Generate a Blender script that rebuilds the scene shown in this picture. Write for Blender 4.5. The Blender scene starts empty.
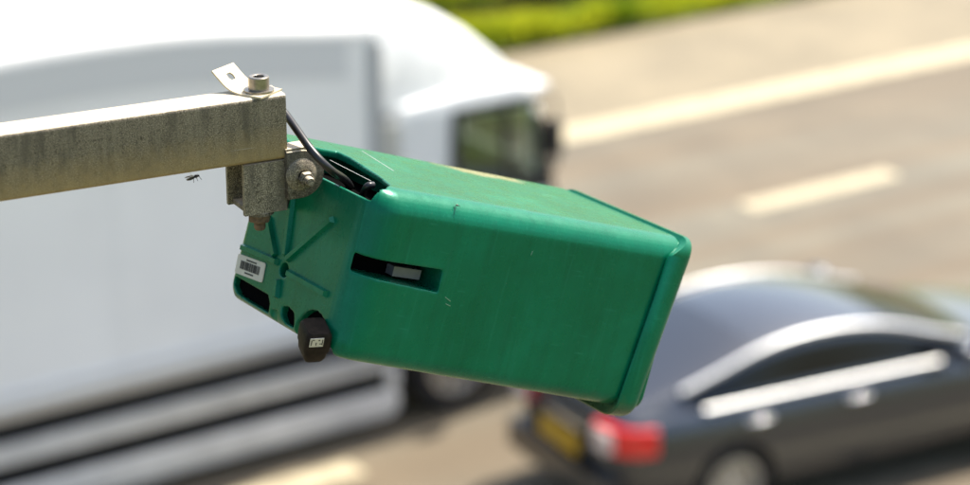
import bpy, bmesh, math, random
import numpy as np
from mathutils import Vector, Matrix

random.seed(7)
rng = np.random.default_rng(7)
scene = bpy.context.scene
COL = scene.collection
R = math.radians

# ------------------------------------------------------------------ camera, sky, sun, exposure
CAM_H = 9.65
PITCH = math.atan2(893.5, 2500.0)          # telephoto view looking down from the overbridge
cam_d = bpy.data.cameras.new("camera")
cam = bpy.data.objects.new("camera", cam_d)
COL.objects.link(cam)
cam.location = (0, 0, CAM_H)
cam.rotation_euler = (math.pi / 2 - PITCH, 0, 0)
cam_d.sensor_width = 36.0
cam_d.lens = 2500.0 / 970.0 * 36.0
cam_d.clip_start = 0.05
cam_d.clip_end = 3000
cam_d.dof.use_dof = True
cam_d.dof.focus_distance = 2.64
cam_d.dof.aperture_fstop = 3.5
cam_d.dof.aperture_blades = 0
scene.camera = cam

SUN_AZ, SUN_EL = R(47), R(58)
world = bpy.data.worlds.new("World")
scene.world = world
world.use_nodes = True
wn = world.node_tree
for n in list(wn.nodes):
    wn.nodes.remove(n)
sky = wn.nodes.new("ShaderNodeTexSky")
sky.sky_type = 'NISHITA'
sky.sun_disc = False
sky.sun_elevation = SUN_EL
sky.sun_rotation = SUN_AZ
sky.air_density = 1.2
sky.dust_density = 3.6
sky.ozone_density = 1.0
bg = wn.nodes.new("ShaderNodeBackground")
bg.inputs["Strength"].default_value = 0.135
wo = wn.nodes.new("ShaderNodeOutputWorld")
wn.links.new(sky.outputs[0], bg.inputs[0])
wn.links.new(bg.outputs[0], wo.inputs[0])

sun_d = bpy.data.lights.new("sun", 'SUN')
sun = bpy.data.objects.new("sun", sun_d)
COL.objects.link(sun)
sun_d.energy = 4.8
sun_d.angle = R(0.53)
sun_d.color = (1.0, 0.93, 0.82)
sdir = Vector((math.sin(SUN_AZ) * math.cos(SUN_EL), math.cos(SUN_AZ) * math.cos(SUN_EL), math.sin(SUN_EL)))
sun.rotation_euler = sdir.to_track_quat('Z', 'Y').to_euler()
sun.location = sdir * 60

scene.view_settings.view_transform = 'Standard'
scene.view_settings.look = 'None'
scene.view_settings.gamma = 1.0
scene.view_settings.exposure = 1.0
scene.cycles.use_denoising = True
scene.cycles.max_bounces = 8
scene.cycles.transparent_max_bounces = 12

# ------------------------------------------------------------------ material helpers
def new_mat(name):
    m = bpy.data.materials.new(name)
    m.use_nodes = True
    nt = m.node_tree
    b = nt.nodes["Principled BSDF"]
    return m, nt, b


def plain(name, col, rough=0.5, metal=0.0, coat=0.0, var=0.0, scale=20.0, bump=0.0):
    m, nt, b = new_mat(name)
    b.inputs["Base Color"].default_value = (*col, 1)
    b.inputs["Roughness"].default_value = rough
    b.inputs["Metallic"].default_value = metal
    b.inputs["Coat Weight"].default_value = coat
    b.inputs["Coat Roughness"].default_value = 0.04
    if var > 0 or bump > 0:
        tc = nt.nodes.new("ShaderNodeTexCoord")
        nz = nt.nodes.new("ShaderNodeTexNoise")
        nz.inputs["Scale"].default_value = scale
        nz.inputs["Detail"].default_value = 6
        nt.links.new(tc.outputs["Object"], nz.inputs["Vector"])
        if var > 0:
            rp = nt.nodes.new("ShaderNodeValToRGB")
            rp.color_ramp.elements[0].position = 0.3
            rp.color_ramp.elements[1].position = 0.7
            rp.color_ramp.elements[0].color = (*[c * (1 - var) for c in col], 1)
            rp.color_ramp.elements[1].color = (*[min(1, c * (1 + var)) for c in col], 1)
            nt.links.new(nz.outputs["Fac"], rp.inputs[0])
            nt.links.new(rp.outputs[0], b.inputs["Base Color"])
        if bump > 0:
            bp = nt.nodes.new("ShaderNodeBump")
            bp.inputs["Strength"].default_value = bump
            bp.inputs["Distance"].default_value = 0.002
            nt.links.new(nz.outputs["Fac"], bp.inputs["Height"])
            nt.links.new(bp.outputs[0], b.inputs["Normal"])
    return m


def ramp(nt, src, stops):
    r = nt.nodes.new("ShaderNodeValToRGB")
    els = r.color_ramp.elements
    while len(els) < len(stops):
        els.new(0.5)
    for e, (p, c) in zip(els, stops):
        e.position = p
        e.color = (*c, 1) if len(c) == 3 else c
    nt.links.new(src, r.inputs[0])
    return r.outputs[0]


def noise(nt, vec, scale, detail=4, rough=0.55, dist=0.0):
    n = nt.nodes.new("ShaderNodeTexNoise")
    n.inputs["Scale"].default_value = scale
    n.inputs["Detail"].default_value = detail
    n.inputs["Roughness"].default_value = rough
    n.inputs["Distortion"].default_value = dist
    nt.links.new(vec, n.inputs["Vector"])
    return n.outputs["Fac"]


def mapping(nt, scale, rot=(0, 0, 0)):
    tc = nt.nodes.new("ShaderNodeTexCoord")
    mp = nt.nodes.new("ShaderNodeMapping")
    mp.inputs["Scale"].default_value = scale
    mp.inputs["Rotation"].default_value = rot
    nt.links.new(tc.outputs["Object"], mp.inputs["Vector"])
    return mp.outputs[0]


def mix(nt, fac, a, b, mode='MIX'):
    n = nt.nodes.new("ShaderNodeMix")
    n.data_type = 'RGBA'
    n.blend_type = mode
    for sock, v in ((n.inputs[0], fac), (n.inputs[6], a), (n.inputs[7], b)):
        if isinstance(v, (int, float)):
            sock.default_value = v
        elif isinstance(v, tuple):
            sock.default_value = (*v, 1) if len(v) == 3 else v
        else:
            nt.links.new(v, sock)
    return n.outputs[2]


def bumped(nt, b, height, strength, dist):
    bp = nt.nodes.new("ShaderNodeBump")
    bp.inputs["Strength"].default_value = strength
    bp.inputs["Distance"].default_value = dist
    nt.links.new(height, bp.inputs["Height"])
    nt.links.new(bp.outputs[0], b.inputs["Normal"])


def mat_green():
    m, nt, b = new_mat("green_plastic")
    v = mapping(nt, (1, 1, 1))
    big = noise(nt, v, 9, 5, 0.6)
    col = ramp(nt, big, [(0.3, (0.0006, 0.094, 0.044)), (0.55, (0.0008, 0.120, 0.059)), (0.72, (0.002, 0.152, 0.080))])
    # pale chalky mottling of aged polythene
    mott = noise(nt, v, 160, 5, 0.7)
    mf = ramp(nt, mott, [(0.55, (0, 0, 0)), (0.8, (0.15, 0.15, 0.15))])
    col = mix(nt, mf, col, (0.008, 0.19, 0.10))
    # fine vertical rub marks
    v2 = mapping(nt, (260, 260, 9))
    sc = noise(nt, v2, 1.0, 3, 0.6)
    sf = ramp(nt, sc, [(0.58, (0, 0, 0)), (0.74, (0.30, 0.30, 0.30))])
    col = mix(nt, sf, col, (0.02, 0.20, 0.12))
    # dark rain streaks running down from the top edge
    v3 = mapping(nt, (70, 70, 2.5))
    rs = noise(nt, v3, 1.0, 4, 0.6)
    rf = ramp(nt, rs, [(0.50, (0, 0, 0)), (0.68, (0.28, 0.28, 0.28))])
    col = mix(nt, rf, col, (0.001, 0.066, 0.034))
    # fine scratches
    v4 = mapping(nt, (30, 30, 420), (0.0, 0.35, 0.2))
    s4 = noise(nt, v4, 1.0, 2, 0.5)
    f4 = ramp(nt, s4, [(0.70, (0, 0, 0)), (0.74, (0.35, 0.35, 0.35))])
    col = mix(nt, f4, col, (0.03, 0.24, 0.15))
    # tan patch painted on the upper face in place of a bright reflection
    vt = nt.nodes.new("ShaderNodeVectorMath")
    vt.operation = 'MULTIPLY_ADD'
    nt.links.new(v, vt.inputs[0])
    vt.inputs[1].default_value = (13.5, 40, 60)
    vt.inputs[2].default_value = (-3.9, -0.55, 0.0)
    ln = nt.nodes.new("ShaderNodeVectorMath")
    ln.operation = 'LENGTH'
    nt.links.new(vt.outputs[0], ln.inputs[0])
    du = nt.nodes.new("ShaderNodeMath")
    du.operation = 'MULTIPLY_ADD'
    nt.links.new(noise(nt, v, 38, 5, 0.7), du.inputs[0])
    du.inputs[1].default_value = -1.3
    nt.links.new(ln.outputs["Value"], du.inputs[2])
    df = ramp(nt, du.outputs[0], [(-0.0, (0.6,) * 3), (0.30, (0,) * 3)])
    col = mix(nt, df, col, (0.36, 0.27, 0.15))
    # dust specks
    sp = noise(nt, v, 520, 2, 0.5)
    spf = ramp(nt, sp, [(0.74, (0, 0, 0)), (0.79, (0.4, 0.4, 0.4))])
    col = mix(nt, spf, col, (0.22, 0.32, 0.24))
    # brown grime that has run down and collected along the lowest edge
    sep = nt.nodes.new("ShaderNodeSeparateXYZ")
    nt.links.new(v, sep.inputs[0])
    ad = nt.nodes.new("ShaderNodeMath")
    ad.operation = 'MULTIPLY_ADD'
    nt.links.new(noise(nt, v, 45, 4, 0.65), ad.inputs[0])
    ad.inputs[1].default_value = 0.034
    nt.links.new(sep.outputs[2], ad.inputs[2])
    gf = ramp(nt, ad.outputs[0], [(0.203, (0, 0, 0)), (0.226, (0.7, 0.7, 0.7))])
    col = mix(nt, gf, col, (0.075, 0.058, 0.022))
    nt.links.new(col, b.inputs["Base Color"])
    rg = ramp(nt, noise(nt, v, 60, 4, 0.6), [(0.3, (0.22,) * 3), (0.7, (0.36,) * 3)])
    nt.links.new(rg, b.inputs["Roughness"])
    b.inputs["Specular IOR Level"].default_value = 0.46
    b.inputs["Specular Tint"].default_value = (0.34, 1.0, 0.80, 1)
    bumped(nt, b, noise(nt, v, 300, 4, 0.6), 0.16, 0.0006)
    return m


def mat_galv(name="galvanised_steel", k=1.0, low=None):
    """weathered zinc: fine dark speckle, faint runs, ochre grime towards a lower edge (low = its height range)"""
    m, nt, b = new_mat(name)
    v = mapping(nt, (1, 1, 1))
    fine = noise(nt, v, 760, 3, 0.9)
    col = ramp(nt, fine, [(0.38, (0.020 * k, 0.016 * k, 0.011 * k)), (0.47, (0.130 * k, 0.108 * k, 0.075 * k)),
                          (0.55, (0.245 * k, 0.205 * k, 0.140 * k)), (0.66, (0.56 * k, 0.49 * k, 0.36 * k))])
    spk = ramp(nt, noise(nt, v, 230, 3, 0.7), [(0.57, (0,) * 3), (0.63, (0.85,) * 3)])
    col = mix(nt, spk, col, (0.040 * k, 0.032 * k, 0.020 * k))
    v2 = mapping(nt, (95, 95, 9))
    sf = ramp(nt, noise(nt, v2, 1.0, 4, 0.65), [(0.46, (0,) * 3), (0.72, (0.4,) * 3)])
    col = mix(nt, sf, col, (0.30 * k, 0.26 * k, 0.18 * k))
    v3 = mapping(nt, (60, 60, 12), (0, 0.05, 0))
    sd = ramp(nt, noise(nt, v3, 1.0, 4, 0.6), [(0.48, (0,) * 3), (0.66, (0.7,) * 3)])
    col = mix(nt, sd, col, (0.070 * k, 0.060 * k, 0.045 * k))
    sz0 = nt.nodes.new("ShaderNodeSeparateXYZ")
    nt.links.new(v, sz0.inputs[0])
    if low:
        ma = nt.nodes.new("ShaderNodeMath")
        ma.operation = 'MULTIPLY_ADD'
        nt.links.new(noise(nt, v, 90, 5, 0.7), ma.inputs[0])
        ma.inputs[1].default_value = (low[1] - low[0]) * 0.9
        nt.links.new(sz0.outputs[2], ma.inputs[2])
        nrm = nt.nodes.new("ShaderNodeMapRange")
        nrm.inputs[1].default_value = low[0] + (low[1] - low[0]) * 0.30
        nrm.inputs[2].default_value = low[1] + (low[1] - low[0]) * 0.45
        nt.links.new(ma.outputs[0], nrm.inputs[0])
        wf = ramp(nt, nrm.outputs[0], [(0.0, (0.9,) * 3), (0.5, (0.42,) * 3), (1.0, (0.04,) * 3)])
        col = mix(nt, wf, col, (0.42 * k, 0.30 * k, 0.13 * k), 'MIX')
    vs = mapping(nt, (9, 9, 500), (0, 0.10, 0))
    sr = ramp(nt, noise(nt, vs, 1.0, 2, 0.5), [(0.71, (0,) * 3), (0.735, (0.5,) * 3)])
    col = mix(nt, sr, col, (0.50 * k, 0.47 * k, 0.40 * k))
    # pale cream blended over faces that point upwards, broken up by noise
    gm = nt.nodes.new("ShaderNodeTexCoord")
    sz = nt.nodes.new("ShaderNodeSeparateXYZ")
    nt.links.new(gm.outputs["Normal"], sz.inputs[0])
    mm = nt.nodes.new("ShaderNodeMath")
    mm.operation = 'MULTIPLY_ADD'
    nt.links.new(noise(nt, v, 240, 5, 0.7), mm.inputs[0])
    mm.inputs[1].default_value = 0.5
    nt.links.new(sz.outputs[2], mm.inputs[2])
    df = ramp(nt, mm.outputs[0], [(0.86, (0,) * 3), (1.0, (0.8,) * 3)])
    col = mix(nt, df, col, (0.60, 0.52, 0.38))
    nt.links.new(col, b.inputs["Base Color"])
    b.inputs["Roughness"].default_value = 0.6
    b.inputs["Metallic"].default_value = 0.15
    bumped(nt, b, fine, 0.4, 0.0008)
    return m


def mat_asphalt(name, c0, c1, tracks=True):
    m, nt, b = new_mat(name)
    v = mapping(nt, (1, 1, 1))
    grain = noise(nt, v, 70, 5, 0.7)
    col = ramp(nt, grain, [(0.3, c0), (0.7, c1)])
    v2 = mapping(nt, (0.05, 1.15, 1))
    tr = noise(nt, v2, 1.0, 3, 0.5)
    if tracks:
        tf = ramp(nt, tr, [(0.36, (0,) * 3), (0.60, (0.9,) * 3)])
        col = mix(nt, tf, col, tuple(c * f for c, f in zip(c0, (1.12, 0.92, 0.75))))
    patch = noise(nt, v, 0.7, 4, 0.6)
    pf = ramp(nt, patch, [(0.32, (0.78,) * 3), (0.68, (1.14,) * 3)])
    col = mix(nt, 1.0, col, pf, 'MULTIPLY')
    nt.links.new(col, b.inputs["Base Color"])
    b.inputs["Roughness"].default_value = 0.75
    bumped(nt, b, grain, 0.5, 0.006)
    return m


def mat_glass_dark(name, tint=(0.10, 0.13, 0.12), gl=1.5):
    m = bpy.data.materials.new(name)
    m.use_nodes = True
    nt = m.node_tree
    nt.nodes.clear()
    out = nt.nodes.new("ShaderNodeOutputMaterial")
    tr = nt.nodes.new("ShaderNodeBsdfTransparent")
    tr.inputs[0].default_value = (*tint, 1)
    g = nt.nodes.new("ShaderNodeBsdfGlossy")
    g.inputs["Roughness"].default_value = 0.03
    fr = nt.nodes.new("ShaderNodeFresnel")
    fr.inputs[0].default_value = gl
    mx = nt.nodes.new("ShaderNodeMixShader")
    nt.links.new(fr.outputs[0], mx.inputs[0])
    nt.links.new(tr.outputs[0], mx.inputs[1])
    nt.links.new(g.outputs[0], mx.inputs[2])
    nt.links.new(mx.outputs[0], out.inputs[0])
    return m


M = {}
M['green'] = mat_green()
M['galv'] = mat_galv("galvanised_steel", 0.84, (0.0, 0.040))
M['galv_dark'] = mat_galv("dark_galvanised_steel", 0.62)
M['galv_pale'] = mat_galv("pale_galvanised_steel", 1.1)
M['steel'] = plain("bolt_steel", (0.26, 0.235, 0.20), 0.34, 0.75, var=0.2, scale=200)
M['strap'] = plain("cream_dusty_strap", (0.52, 0.45, 0.31), 0.7, 0.1, var=0.12, scale=120, bump=0.1)
M['rust'] = plain("rusty_steel", (0.13, 0.085, 0.05), 0.8, 0.2, var=0.5, scale=260, bump=0.3)
M['cable'] = plain("black_cable_sheath", (0.007, 0.007, 0.008), 0.38, var=0.3, scale=200)
M['plug'] = plain("dark_brown_plastic", (0.016, 0.011, 0.008), 0.6, var=0.45, scale=140, bump=0.2)
M['plug'].node_tree.nodes['Principled BSDF'].inputs['Specular IOR Level'].default_value = 0.15
M['label'] = plain("white_label", (0.52, 0.49, 0.41), 0.45, var=0.06, scale=80)
M['ink'] = plain("black_ink", (0.03, 0.03, 0.03), 0.6)
M['void'] = plain('black_cavity_shade', (0.004, 0.004, 0.004), 1.0)  # black that stands in for shade inside the housing openings
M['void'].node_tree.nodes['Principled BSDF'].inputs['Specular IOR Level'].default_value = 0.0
M['scuff'] = plain('scuffed_plastic', (0.16, 0.30, 0.20), 0.6)
M['latch'] = plain("grey_plastic", (0.20, 0.195, 0.185), 0.5, var=0.08, scale=120)
M['insect'] = plain("insect_black", (0.02, 0.014, 0.010), 0.4)
M['wing'] = plain("insect_wing", (0.32, 0.26, 0.14), 0.4)
M['silk'] = plain("spider_silk", (0.75, 0.74, 0.70), 0.35)
M['road'] = mat_asphalt("asphalt", (0.100, 0.090, 0.064), (0.149, 0.135, 0.097))
M['shoulder'] = mat_asphalt("shoulder_asphalt", (0.164, 0.135, 0.083), (0.214, 0.178, 0.111), False)
M['paint'] = plain("road_paint", (0.38, 0.33, 0.215), 0.7, var=0.22, scale=5)
M['truck_white'] = plain("white_panel", (0.85, 0.86, 0.84), 0.35, coat=0.3, var=0.03, scale=1.5)
M['cab_white'] = plain("white_cab_paint", (0.82, 0.83, 0.81), 0.25, coat=0.6)
M['alu'] = plain("aluminium_trim", (0.55, 0.57, 0.58), 0.35, 0.7)
M['roof_white'] = plain('matt_white_roof', (0.80, 0.80, 0.78), 0.65, var=0.06, scale=2)
M['post_grey'] = plain('grey_corner_post', (0.36, 0.38, 0.39), 0.45, 0.1)
M['alu_pale'] = plain('pale_aluminium', (0.66, 0.68, 0.69), 0.45, 0.1)
M['guard'] = plain("grey_white_guard", (0.66, 0.645, 0.60), 0.5, var=0.12, scale=3)
M['black'] = plain("black_plastic", (0.014, 0.014, 0.015), 0.5)
M['chassis'] = plain("chassis_black", (0.012, 0.011, 0.010), 0.8)
M['rubber'] = plain("tyre_rubber", (0.014, 0.013, 0.013), 0.85)
M['rim'] = plain("silver_wheel", (0.55, 0.54, 0.50), 0.35, 0.7)
M['glass'] = mat_glass_dark("tinted_glass", (0.03, 0.033, 0.03))
M['rear_glass'] = mat_glass_dark('rear_glass', (0.05, 0.055, 0.05), 2.6)
M['cab_glass'] = mat_glass_dark('cab_glass', (0.84, 0.92, 0.86))
M['car'] = plain("grey_metallic_paint", (0.055, 0.064, 0.076), 0.26, 0.75, coat=1.0)
M['car'].node_tree.nodes["Principled BSDF"].inputs["Coat Roughness"].default_value = 0.12
M['chrome'] = plain("chrome", (0.85, 0.85, 0.85), 0.12, 1.0)
M['trim'] = plain('trim_and_highlight', (0.62, 0.63, 0.63), 0.42, 1.0)  # window trim, plus tubes that stand in for body highlights
M['plate'] = plain("yellow_plate", (0.62, 0.36, 0.02), 0.45)
M['red'] = plain("red_lens", (0.85, 0.006, 0.010), 0.15, coat=1.0)
M['clear_lens'] = plain("pale_lens", (0.72, 0.60, 0.56), 0.12, coat=1.0)
M['seat'] = plain("beige_upholstery", (0.55, 0.44, 0.27), 0.7)
M['orange'] = plain("orange_lens", (0.75, 0.25, 0.03), 0.2, coat=1.0)

# ------------------------------------------------------------------ object helpers
def tag(o, label=None, cat=None, group=None, kind=None):
    if label: o["label"] = label
    if cat: o["category"] = cat
    if group: o["group"] = group
    if kind: o["kind"] = kind
    return o


def empty(name, mat, label, cat, group=None):
    o = bpy.data.objects.new(name, None)
    COL.objects.link(o)
    o.empty_display_size = 0.1
    o.matrix_world = mat
    tag(o, label, cat, group)
    return o


def link_mesh(name, me, mat, parent=None, smooth=None):
    if mat is not None:
        me.materials.clear()
        me.materials.append(mat)
    if smooth is not None:
        if smooth >= 180:
            me.shade_smooth()
        else:
            bm = bmesh.new(); bm.from_mesh(me)
            for f in bm.faces: f.smooth = True
            for e in bm.edges:
                if len(e.link_faces) == 2 and e.calc_face_angle(0) > R(smooth):
                    e.smooth = False
            bm.to_mesh(me); bm.free()
    o = bpy.data.objects.new(name, me)
    COL.objects.link(o)
    if parent is not None:
        o.parent = parent
    return o


def bm_obj(name, bm, mat, parent=None, smooth=40, bevel=0.0, seg=2):
    if bevel > 0:
        es = [e for e in bm.edges if len(e.link_faces) == 2 and e.calc_face_angle(0) > R(30)]
        bmesh.ops.bevel(bm, geom=es, offset=bevel, segments=seg, profile=0.5, affect='EDGES', clamp_overlap=True)
    bmesh.ops.recalc_face_normals(bm, faces=bm.faces)
    me = bpy.data.meshes.new(name)
    bm.to_mesh(me); bm.free()
    return link_mesh(name, me, mat, parent, smooth)


def add_box(bm, lo, hi, mat=None):
    vs = [bm.verts.new((x, y, z)) for x in (lo[0], hi[0]) for y in (lo[1], hi[1]) for z in (lo[2], hi[2])]
    for f in ((0, 1, 3, 2), (4, 6, 7, 5), (0, 4, 5, 1), (2, 3, 7, 6), (0, 2, 6, 4), (1, 5, 7, 3)):
        bm.faces.new([vs[i] for i in f])
    if mat is not None:
        bmesh.ops.transform(bm, matrix=mat, verts=vs)
    return vs


def box_obj(name, lo, hi, mat, parent=None, bevel=0.0, xf=None, seg=2):
    bm = bmesh.new()
    add_box(bm, lo, hi, xf)
    return bm_obj(name, bm, mat, parent, 40, bevel, seg)


def frame_from_axis(p, ax):
    ax = Vector(ax).normalized()
    up = Vector((0, 0, 1)) if abs(ax.z) < 0.9 else Vector((1, 0, 0))
    x = up.cross(ax).normalized(); y = ax.cross(x)
    m = Matrix((x, y, ax)).transposed().to_4x4()
    m.translation = Vector(p)
    return m


def add_lathe(bm, prof, seg=32, mat=None, closed=False):
    """prof: list of (radius, z) turned about z."""
    rings = []
    for r, z in prof:
        if r < 1e-6:
            rings.append([bm.verts.new((0, 0, z))])
        else:
            rings.append([bm.verts.new((r * math.cos(2 * math.pi * i / seg), r * math.sin(2 * math.pi * i / seg), z)) for i in range(seg)])
    pairs = list(zip(rings[:-1], rings[1:]))
    if closed:
        pairs.append((rings[-1], rings[0]))
    for a, b in pairs:
        for i in range(seg):
            j = (i + 1) % seg
            if len(a) == 1 and len(b) > 1: bm.faces.new((a[0], b[j], b[i]))
            elif len(b) == 1 and len(a) > 1: bm.faces.new((a[i], a[j], b[0]))
            elif len(a) > 1: bm.faces.new((a[i], a[j], b[j], b[i]))
    if mat is not None:
        bmesh.ops.transform(bm, matrix=mat, verts=[v for r in rings for v in r])


def lathe_obj(name, prof, mat, parent=None, xf=None, seg=32, smooth=35, closed=False):
    bm = bmesh.new()
    add_lathe(bm, prof, seg, xf, closed)
    return bm_obj(name, bm, mat, parent, smooth)


def catmull(pts, n=8):
    pts = [Vector(p) for p in pts]
    out = []
    P = [pts[0] * 2 - pts[1]] + pts + [pts[-1] * 2 - pts[-2]]
    for i in range(1, len(P) - 2):
        for k in range(n):
            t = k / n
            a, b, c, d = P[i - 1], P[i], P[i + 1], P[i + 2]
            out.append(0.5 * ((2 * b) + (c - a) * t + (2 * a - 5 * b + 4 * c - d) * t * t + (3 * b - a - 3 * c + d) * t ** 3))
    out.append(pts[-1])
    return out


def add_tube(bm, pts, rad, seg=12):
    pts = [Vector(p) for p in pts]
    rings = []
    prev = None
    for i, p in enumerate(pts):
        t = (pts[min(i + 1, len(pts) - 1)] - pts[max(i - 1, 0)]).normalized()
        if prev is None:
            up = Vector((0, 0, 1)) if abs(t.z) < 0.9 else Vector((1, 0, 0))
            x = up.cross(t).normalized()
        else:
            x = (prev - t * prev.dot(t)).normalized()
        prev = x
        y = t.cross(x)
        r = rad[i] if isinstance(rad, (list, tuple)) else rad
        rings.append([bm.verts.new(p + (x * math.cos(2 * math.pi * k / seg) + y * math.sin(2 * math.pi * k / seg)) * r) for k in range(seg)])
    for a, b in zip(rings[:-1], rings[1:]):
        for k in range(seg):
            j = (k + 1) % seg
            bm.faces.new((a[k], a[j], b[j], b[k]))
    bm.faces.new(rings[0][::-1]); bm.faces.new(rings[-1])


def tube_obj(name, pts, rad, mat, parent=None, seg=12):
    bm = bmesh.new()
    add_tube(bm, pts, rad, seg)
    return bm_obj(name, bm, mat, parent, 60)


def add_prism(bm, poly, z0, z1, mat=None):
    """poly in xy, extruded z0..z1"""
    a = [bm.verts.new((x, y, z0)) for x, y in poly]
    b = [bm.verts.new((x, y, z1)) for x, y in poly]
    bm.faces.new(a[::-1]); bm.faces.new(b)
    n = len(poly)
    for i in range(n):
        j = (i + 1) % n
        bm.faces.new((a[i], a[j], b[j], b[i]))
    if mat is not None:
        bmesh.ops.transform(bm, matrix=mat, verts=a + b)
    return a + b


def round_rect(x0, x1, y0, y1, r, n=6):
    """corner radii r = (x0y0, x1y0, x1y1, x0y1)"""
    if not isinstance(r, (tuple, list)): r = (r,) * 4
    out = []
    for (cx, cy, sx, sy, a0), rr in zip(((x0, y0, 1, 1, 180), (x1, y0, -1, 1, 270), (x1, y1, -1, -1, 0), (x0, y1, 1, -1, 90)), r):
        for k in range(n + 1):
            a = R(a0 + 90 * k / n)
            out.append((cx + sx * rr + rr * math.cos(a), cy + sy * rr + rr * math.sin(a)))
    return out


def add_loft(bm, rings, cap=True, closed=True):
    vr = [[bm.verts.new(p) for p in ring] for ring in rings]
    n = len(vr[0])
    for a, b in zip(vr[:-1], vr[1:]):
        for k in range(n if closed else n - 1):
            j = (k + 1) % n
            bm.faces.new((a[k], a[j], b[j], b[k]))
    if cap:
        bm.faces.new(vr[0][::-1]); bm.faces.new(vr[-1])
    return vr


def temp_obj(bm):
    bmesh.ops.recalc_face_normals(bm, faces=bm.faces)
    me = bpy.data.meshes.new("temp")
    bm.to_mesh(me); bm.free()
    o = bpy.data.objects.new("temp", me)
    COL.objects.link(o)
    return o


def sculpt(base_bm, cutters, voxel=None, smooth_it=0, subsurf=0):
    """boolean differences, optional voxel remesh + smoothing; returns a mesh"""
    o = temp_obj(base_bm)
    cs = [temp_obj(c) for c in cutters]
    if subsurf:
        s = o.modifiers.new("s", 'SUBSURF'); s.levels = subsurf; s.render_levels = subsurf
    for c in cs:
        b = o.modifiers.new("b", 'BOOLEAN'); b.operation = 'DIFFERENCE'; b.solver = 'EXACT'; b.object = c
    if voxel:
        rm = o.modifiers.new("r", 'REMESH'); rm.mode = 'VOXEL'; rm.voxel_size = voxel
        if smooth_it:
            sm = o.modifiers.new("m", 'SMOOTH'); sm.factor = 0.5; sm.iterations = smooth_it
    dg = bpy.context.evaluated_depsgraph_get()
    dg.update()
    me = bpy.data.meshes.new_from_object(o.evaluated_get(dg))
    for c in cs + [o]:
        md = c.data
        bpy.data.objects.remove(c); bpy.data.meshes.remove(md)
    return me


# ------------------------------------------------------------------ ground, road, verge (frame: x along the road, y to its left, z up)
YAW = R(55.56)
D = Vector((math.sin(YAW), math.cos(YAW), 0))
NL = Vector((-D.y, D.x, 0))                       # towards the verge
ROAD = Matrix((D, NL, Vector((0, 0, 1)))).transposed().to_4x4()


def sheet(name, x0, x1, y0, y1, z, mat, kind='structure', nx=1, ny=1, poly=None):
    bm = bmesh.new()
    if poly:
        bm.faces.new([bm.verts.new((x, y, 0)) for x, y in poly])
    else:
        g = [[bm.verts.new((x0 + (x1 - x0) * i / nx, y0 + (y1 - y0) * j / ny, 0)) for j in range(ny + 1)] for i in range(nx + 1)]
        for i in range(nx):
            for j in range(ny):
                bm.faces.new((g[i][j], g[i + 1][j], g[i + 1][j + 1], g[i][j + 1]))
    bmesh.ops.recalc_face_normals(bm, faces=bm.faces)
    for f in bm.faces:
        if f.normal.z < 0: f.normal_flip()
    me = bpy.data.meshes.new(name)
    bm.to_mesh(me); bm.free()
    o = link_mesh(name, me, mat)
    o.matrix_world = ROAD @ Matrix.Translation((0, 0, z))
    tag(o, kind=kind)
    return o


m_earth, nt, b = new_mat("verge_earth")
v = mapping(nt, (1, 1, 1))
c = ramp(nt, noise(nt, v, 1.6, 6, 0.65), [(0.3, (0.060, 0.075, 0.014)), (0.55, (0.12, 0.15, 0.020)), (0.75, (0.19, 0.19, 0.045))])
nt.links.new(c, b.inputs["Base Color"])
b.inputs["Roughness"].default_value = 0.95
M['earth'] = m_earth

sheet('ground', -1500, 1500, -1500, 1500, -0.02, M['earth'])
tag(bpy.data.objects['ground'], 'dull green open ground on both sides of the motorway')
sheet('road', -400, 600, 10.4, 25.4, 0.0, M['road'])
tag(bpy.data.objects['road'], 'grey three lane motorway carriageway')
sheet('opposite_road', -400, 600, -9.0, 8.6, 0.0, M['road'])
tag(bpy.data.objects['opposite_road'], 'grey carriageway on the viewer\'s side of the central reservation')
sheet('hard_shoulder', -400, 600, 25.4, 28.82, 0.0, M['shoulder'])
tag(bpy.data.objects['hard_shoulder'], 'tan hard shoulder beyond the solid edge line')
# verge: narrow flat strip, shallow ditch and a bank that climbs away from the road
bm = bmesh.new()
prof = [(28.80, 0.06), (28.95, 0.10), (29.6, 0.10), (29.85, -0.12), (30.35, -0.14), (30.6, 0.08), (32.5, 0.5), (36, 1.8), (42, 3.6), (60, 4.2)]
xs = np.arange(-60, 121, 1.5)
g = [[bm.verts.new((x, y, z + (0.06 * math.sin(x * 1.7 + y) + 0.05 * math.sin(x * 0.6) if y > 29 else 0))) for y, z in prof] for x in xs]
for a, b2 in zip(g[:-1], g[1:]):
    for k in range(len(prof) - 1):
        bm.faces.new((a[k], b2[k], b2[k + 1], a[k + 1]))
verge = bm_obj('verge', bm, M['earth'], None, 180)
verge.matrix_world = ROAD
tag(verge, 'grassy verge and bank rising beyond the hard shoulder', kind='structure')


def marking(name, poly, label, base=None):
    o = sheet(name, 0, 0, 0, 0, 0.005, M['paint'], poly=poly)
    tag(o, label)
    return o


marking('edge_line', [(-400, 24.83), (600, 24.83), (600, 25.39), (-400, 25.39)], 'broad solid cream edge line along the hard shoulder')
marking('edge_line', [(-400, 13.75), (600, 13.75), (600, 13.95), (-400, 13.95)], 'solid edge line on the near side of the carriageway')
dash = None
for u, vv, lab in ((18.55, 21.53, 'cream lane dash on bare tarmac between the lorry and the edge line'),
                   (8.5, 17.88, 'cream lane dash below the side guard of the lorry')):
    o = marking('lane_dash', [(u, vv - 0.16), (u + 2.35, vv - 0.17), (u + 2.35, vv + 0.17), (u, vv + 0.16)], lab)

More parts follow.
